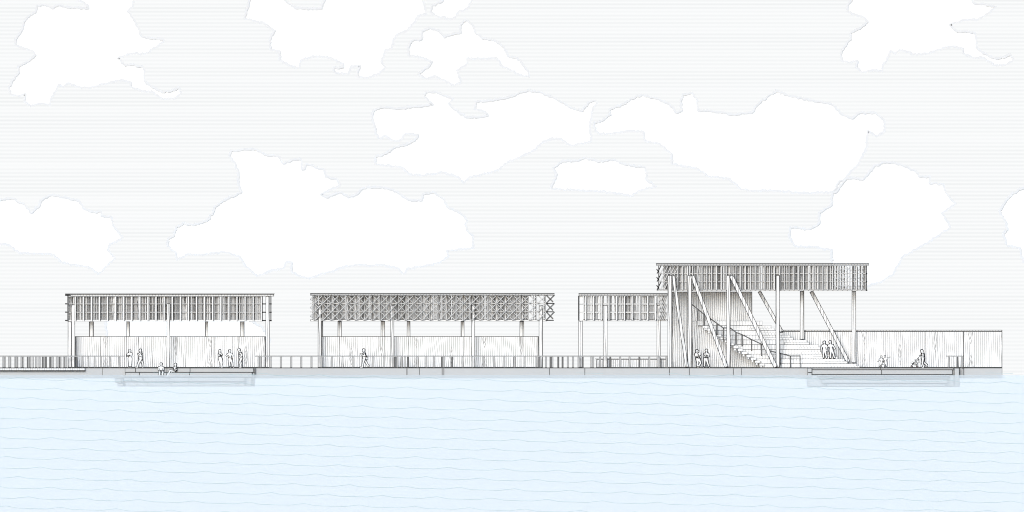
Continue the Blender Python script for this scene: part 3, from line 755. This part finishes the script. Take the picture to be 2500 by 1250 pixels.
person('tall person bowing the head at the right of the group of three', .6, dict(H=(582.8, 854.3), N=(586.6, 859.4), P=(588.6, 875), SL=(587.4, 862.6, -.13), SR=(587.6, 862.4, .13),
    EL=(590.8, 867.6, -.17), WL=(586.6, 872, -.17), ER=(589.6, 867.6, .16), WR=(585.6, 871.6, .1), KL=(585.6, 885.4, -.05), KR=(589.6, 885.4, .05), AL=(588.2, F, -.05), AR=(590, F, .05), TL=(584.4, 896.7, -.05), TR=(586.8, 896.7, .05)), -1, 'short', group=GP)
pt = person('person with a shoulder bag walking left past the second pavilion', .6, dict(H=(887.6, 855), N=(889.2, 860.2), P=(889.6, 874.6), SL=(889.6, 863, -.13), SR=(890.8, 863, .13),
    EL=(891.2, 869, -.18), WL=(884.6, 866.8, -.18), ER=(888, 869, .14), WR=(883, 865.4, .06), KL=(886.6, 885.2, -.05), KR=(894, 884.6, .05), AL=(884.8, F, -.05), AR=(898.6, 893.6, .05), TL=(879.6, 896.6, -.05), TR=(901.4, 892.8, .05)), -1, 'short', group=GP)
person('seated person facing forward with forearms on the knees', -.5, dict(H=(393.4, 889.4), N=(393.2, 894.2), P=(393.2, 906), SL=(388.4, 896.8), SR=(398, 896.8),
    EL=(387.4, 902.6, -.08), WL=(391.2, 904.6, -.3), ER=(399, 902.6, -.08), WR=(395.4, 904.6, -.3), KL=(389.6, 907.8, -.42), KR=(397.4, 907.8, -.42), AL=(390, 918.6, -.45), AR=(397, 918.6, -.45), TL=(389.6, 919.6, -.62), TR=(397.4, 919.6, -.62)), 0, 'short', group=GP)
person('seated person with long hair leaning and stretching the legs left', -.5, dict(H=(428, 890.6), N=(428, 895.4), P=(425.2, 905.6), SL=(425.6, 898, -.08), SR=(430.6, 898, .08),
    EL=(428.6, 903.4, -.16), WL=(424.2, 903, -.24), ER=(431, 904, .02), WR=(427, 905.2, -.12), KL=(415.4, 904.6, -.3), KR=(417.4, 905.6, -.16), AL=(408.8, 917.8, -.34), AR=(421.2, 917, -.2), TL=(404.4, 919.6, -.36), TR=(421.6, 919.7, -.3)), -1, 'long', group=GP)
IK = .074
person('person with long hair carrying a small child on the hip', 1.3, dict(H=(1701.4, 857.4), N=(1702, 862), P=(1704, 875.4), SL=(1697.6, 864.6), SR=(1706.4, 864.6),
    EL=(1697.6, 871), WL=(1702.6, 872.6, -.15), ER=(1709, 870), WR=(1705.6, 869.6, -.2), KL=(1703.6, 886), KR=(1710.6, 885.6), AL=(1702.6, F), AR=(1705.4, F), TL=(1702.4, 896.6, -.12), TR=(1705, 896.6, -.12)), 0, 'long', 'short', ink=IK, group=GP)
person('small child carried by the person with long hair', 1.2, dict(H=(1706.6, 858), N=(1707.4, 861.6), P=(1708.4, 868), SL=(1705.6, 862.6), SR=(1709.6, 862.8),
    EL=(1704.6, 865.2, -.04), WL=(1703.4, 863.6, -.05), ER=(1711, 866, -.02), WR=(1709, 868.6, -.1), KL=(1705.6, 870, -.12), KR=(1710.6, 870.6, -.05), AL=(1705.6, 873.4, -.14), AR=(1710.8, 874.4, -.04), TL=(1705.4, 874, -.18), TR=(1710.8, 875, -.1)), 0, 'short', ink=.03, s=.55, group=GP)
person('short-haired adult holding a baby against the chest under the tall pavilion', 1.3, dict(H=(1724.6, 856.2), N=(1724.6, 861), P=(1722.8, 874.6), SL=(1720, 864), SR=(1728.8, 864),
    EL=(1718.6, 870.4, -.05), WL=(1724.6, 869.2, -.2), ER=(1730.8, 870, -.05), WR=(1723.6, 871.6, -.2), KL=(1720.4, 885.4), KR=(1727.4, 885.6), AL=(1719.6, F), AR=(1730.6, F), TL=(1717.6, 896.6, -.1), TR=(1732.2, 896.6, -.08)), 0, 'short', ink=IK, group=GP)
person('baby held against the chest of a standing adult', 1.13, dict(H=(1720.6, 861.4), N=(1721, 864), P=(1722, 869), SL=(1719.6, 864.6), SR=(1722.6, 864.6),
    EL=(1718.6, 866.4, -.03), WL=(1720.4, 866.6, -.05), ER=(1723.6, 866.2), WR=(1724, 868, -.04), KL=(1720.6, 870, -.08), KR=(1723.4, 870, -.08), AL=(1720.8, 872.2, -.08), AR=(1723.6, 872.2, -.08), TL=(1720.6, 872.6, -.11), TR=(1723.8, 872.6, -.11)), 0, 'short', ink=.025, s=.42, group=GP)
person('left walker of the pair holding hands on the terraces, seen from behind', 1.69, dict(H=(2012.6, 836.4), N=(2012.4, 841), P=(2012.6, 854), SL=(2007.8, 843.6), SR=(2017.2, 843.4),
    EL=(2005.4, 850), WL=(2005, 855), ER=(2018.6, 849.6), WR=(2019, 854), KL=(2010.2, 864), KR=(2015.8, 864), AL=(2011, 873), AR=(2018, 873), TL=(2010.2, 873.9, .1), TR=(2018, 873.9, .1)), 2, 'short', ink=IK, group=GP)
person('right walker of the pair holding hands on the terraces, arm swinging out', 1.69, dict(H=(2026.8, 835.4), N=(2027.4, 840), P=(2029.4, 854), SL=(2023.2, 842.8), SR=(2032.4, 842.8),
    EL=(2020.6, 848.4, .05), WL=(2019.2, 852, .1), ER=(2036.4, 848), WR=(2038.6, 852.6), KL=(2028.2, 864), KR=(2034.4, 863.4), AL=(2027.6, 873), AR=(2037, 873), TL=(2025.2, 873.9, .05), TR=(2035.2, 873.9, .08)), 2, 'short', ink=IK, group=GP)
KI = .054
person('child with arm stretched down reaching for the ball', 1.2, dict(H=(2151.4, 871), N=(2151.6, 875), P=(2151.8, 884), SL=(2149, 876.6), SR=(2153.8, 876.6),
    EL=(2146.6, 879.4), WL=(2144.4, 881.4), ER=(2155, 880), WR=(2156.4, 883), KL=(2149.8, 890, -.04), KR=(2153.6, 889.6, .02), AL=(2147, 894.8), AR=(2151.6, 895.2), TL=(2146.6, 896.6, -.06), TR=(2153, 896.8, -.08)), 0, 'bun', 'short', ink=KI, s=.68, group=GP)
person('child pointing right with an outstretched arm beside the ball', 1.2, dict(H=(2160.6, 870), N=(2161.2, 874), P=(2162.6, 884.4), SL=(2158.8, 876), SR=(2164.6, 875.6),
    EL=(2157.6, 880), WL=(2156.4, 882.6, -.04), ER=(2168.6, 873.4), WR=(2172, 872.2), KL=(2160.6, 889.6), KR=(2164.6, 890), AL=(2158.8, 894.6), AR=(2163.4, 895.4), TL=(2158, 896.4, -.08), TR=(2163.4, 896.9, -.1)), 0, 'short', 'short', ink=KI, s=.70, group=GP)
person('person with a ponytail pushing a pushchair in front of the boarded wall', 1.2, dict(H=(2250.2, 857), N=(2252.4, 862), P=(2253.2, 875.4), SL=(2252.8, 864.6, -.13), SR=(2253.6, 864.4, .13),
    EL=(2254, 870.2, -.17), WL=(2248.4, 869.6, -.2), ER=(2252.6, 870.6, .15), WR=(2247.4, 868.8, .14), KL=(2251.6, 886.6, -.05), KR=(2255.6, 885.2, .05), AL=(2255, F, -.05), AR=(2262.6, 891.4, .05), TL=(2251.2, 896.8, -.05), TR=(2264.2, 893.6, .05)), -1, 'ponytail', 'short', ink=IK, group=GP)
person('small child riding in the pushchair', 1.2, dict(H=(2233.8, 878.8), N=(2235, 882), P=(2237, 887.2), SL=(2234.6, 883, -.05), SR=(2235.6, 883, .05),
    EL=(2233.6, 885.6, -.08), WL=(2231.4, 885.4, -.08), ER=(2234, 885.6, .08), WR=(2231.6, 885.2, .08), KL=(2231.4, 886.4, -.05), KR=(2231.4, 886, .05), AL=(2228.6, 889.2, -.05), AR=(2228.8, 889, .05), TL=(2226.6, 886.6, -.05), TR=(2226.8, 886.4, .05)), -1, 'short', ink=.03, s=.5, group=GP)

# things they hold or use
def phone(x, y, d, label):
    t = thing('phone', label, 'phone', (X(x), d, Z(y)), 'phones held in the hand')
    b = MB(); b.bar(x - 1.6, y - 1.4, x + 1.6, y + 1.2, 1.1, d - .035, d + .035); b.build('phone_case', M['ink'], t)
phone(335.8, 864.6, .5, 'dark phone held by the walker in a long top')
phone(880.2, 864.2, .5, 'dark phone held by the walker with the shoulder bag')
t = thing('shoulder_bag', 'white shoulder bag with dark strap hanging behind the walking person', 'bag', (X(896), .4, Z(878)))
b = MB(); b.bx(892.8, 898.6, 871.4, 878.4, .36, .44, 0); b.build('bag_body', paint('bag_cloth', .8, .05, .02), t)
b = MB(); b.bar(890.2, 862, 896.8, 871.8, 2.0, .34, .37); b.build('strap', M['ink'], t)
t = thing('ball', 'white ball on the deck between the two children', 'ball', (X(2156), 1.1, 0))
bm_caps = [(Vector((X(2156.2), 1.05, Z(893.6))), .135, Vector((X(2156.2), 1.05, Z(893.61))), .135)]
solid('ball_shell', bm_caps, t, .02, 'figure', .03)

t = thing('pushchair', 'black framed pushchair with grey wheels pushed along the quay', 'pushchair', (X(2232), 1.2, 0))
for dd in (1.0, 1.36):
    for wx in (2225.6, 2239):
        b = MB(); b.cyl(X(wx), Z(895), 2.9 / S, dd, dd + .05, 0)
        w = b.build('wheel', M['ink'], t)
        b = MB(); b.cyl(X(wx), Z(895), 1.9 / S, dd - .008, dd + .058, 0); b.build('rim', M['wheel'], w)
for dd in (1.02, 1.35):
    b = MB(); b.bar(2225, 892.5, 2246.4, 868.6, 1.2, dd, dd + .03); b.bar(2243.6, 871.8, 2239, 894, 1.1, dd + .031, dd + .055)
    b.bar(2226, 890.6, 2239.4, 892, 1.2, dd - .028, dd - .002); b.bar(2246.2, 868.8, 2248.6, 869.4, 1.4, dd + .001, dd + .029)
    b.build('frame', M['ink'], t)
b = MB(); b.bx(2245.4, 2248.2, 867.8, 869.4, 1.0, 1.42); b.build('handle', M['ink'], t)
b = MB(); b.bar(2231, 888.4, 2241.6, 876.6, 3.2, 1.06, 1.34, 0); b.bar(2227, 889.2, 2238.6, 891.2, 2.8, 1.08, 1.33, 0); b.build('seat', paint('pushchair_cloth', .8, .035, .02), t)
b = MB(); b.bx(2223.6, 2230.6, 883, 887.4, 1.1, 1.32); b.build('footrest', paint('pushchair_cloth', .8, .035, .02), t)
b = MB(); b.bx(2241.2, 2245, 877, 886.6, 1.1, 1.32); b.build('hanging_bag', paint('pushchair_cloth', .8, .035, .02), t)

# ------------------------------------------------------------------ light, world, camera
w = bpy.data.worlds.new('World'); sc.world = w; w.use_nodes = True
nt = w.node_tree; nt.nodes.clear()
o = nt.nodes.new('ShaderNodeOutputWorld'); bg = nt.nodes.new('ShaderNodeBackground'); sk = nt.nodes.new('ShaderNodeTexSky')
sk.sky_type = 'NISHITA'; sk.sun_disc = False; sk.sun_elevation = R(17); sk.sun_rotation = R(192)
sk.dust_density = .6; sk.ozone_density = 3; sk.air_density = 1.0
bg.inputs[1].default_value = .055
nt.links.new(sk.outputs[0], bg.inputs[0]); nt.links.new(bg.outputs[0], o.inputs[0])
sd = bpy.data.lights.new('sun', 'SUN'); sd.energy = 1.5; sd.angle = R(35); sd.color = (1, .995, .985)
so = bpy.data.objects.new('sun', sd); COL.objects.link(so)
so.location = (-10, -60, 60)
el, az = R(17), R(192)      # light comes from in front of the quay, a little from the left
dirv = Vector((math.sin(az) * math.cos(el), math.cos(az) * math.cos(el), math.sin(el)))
so.rotation_euler = dirv.to_track_quat('Z', 'Y').to_euler()
cd = bpy.data.cameras.new('camera'); cd.type = 'ORTHO'; cd.ortho_scale = 2500 / S; cd.clip_end = 2000; cd.clip_start = .5
co = bpy.data.objects.new('camera', cd); COL.objects.link(co)
co.location = (0, -80, Z(625)); co.rotation_euler = (R(90), 0, 0)
sc.camera = co
sc.view_settings.view_transform = 'Standard'; sc.view_settings.look = 'None'
sc.view_settings.exposure = EXPO; sc.view_settings.gamma = 1
sc.cycles.filter_width = 1.1 if hasattr(sc.cycles, 'filter_width') else None
sc.cycles.use_denoising = True; sc.cycles.denoiser = 'OPENIMAGEDENOISE'
sc.cycles.denoising_input_passes = 'RGB_ALBEDO_NORMAL'; sc.cycles.denoising_prefilter = 'NONE'
sc.cycles.transparent_max_bounces = 16
sc.cycles.max_bounces = 14; sc.cycles.diffuse_bounces = 10
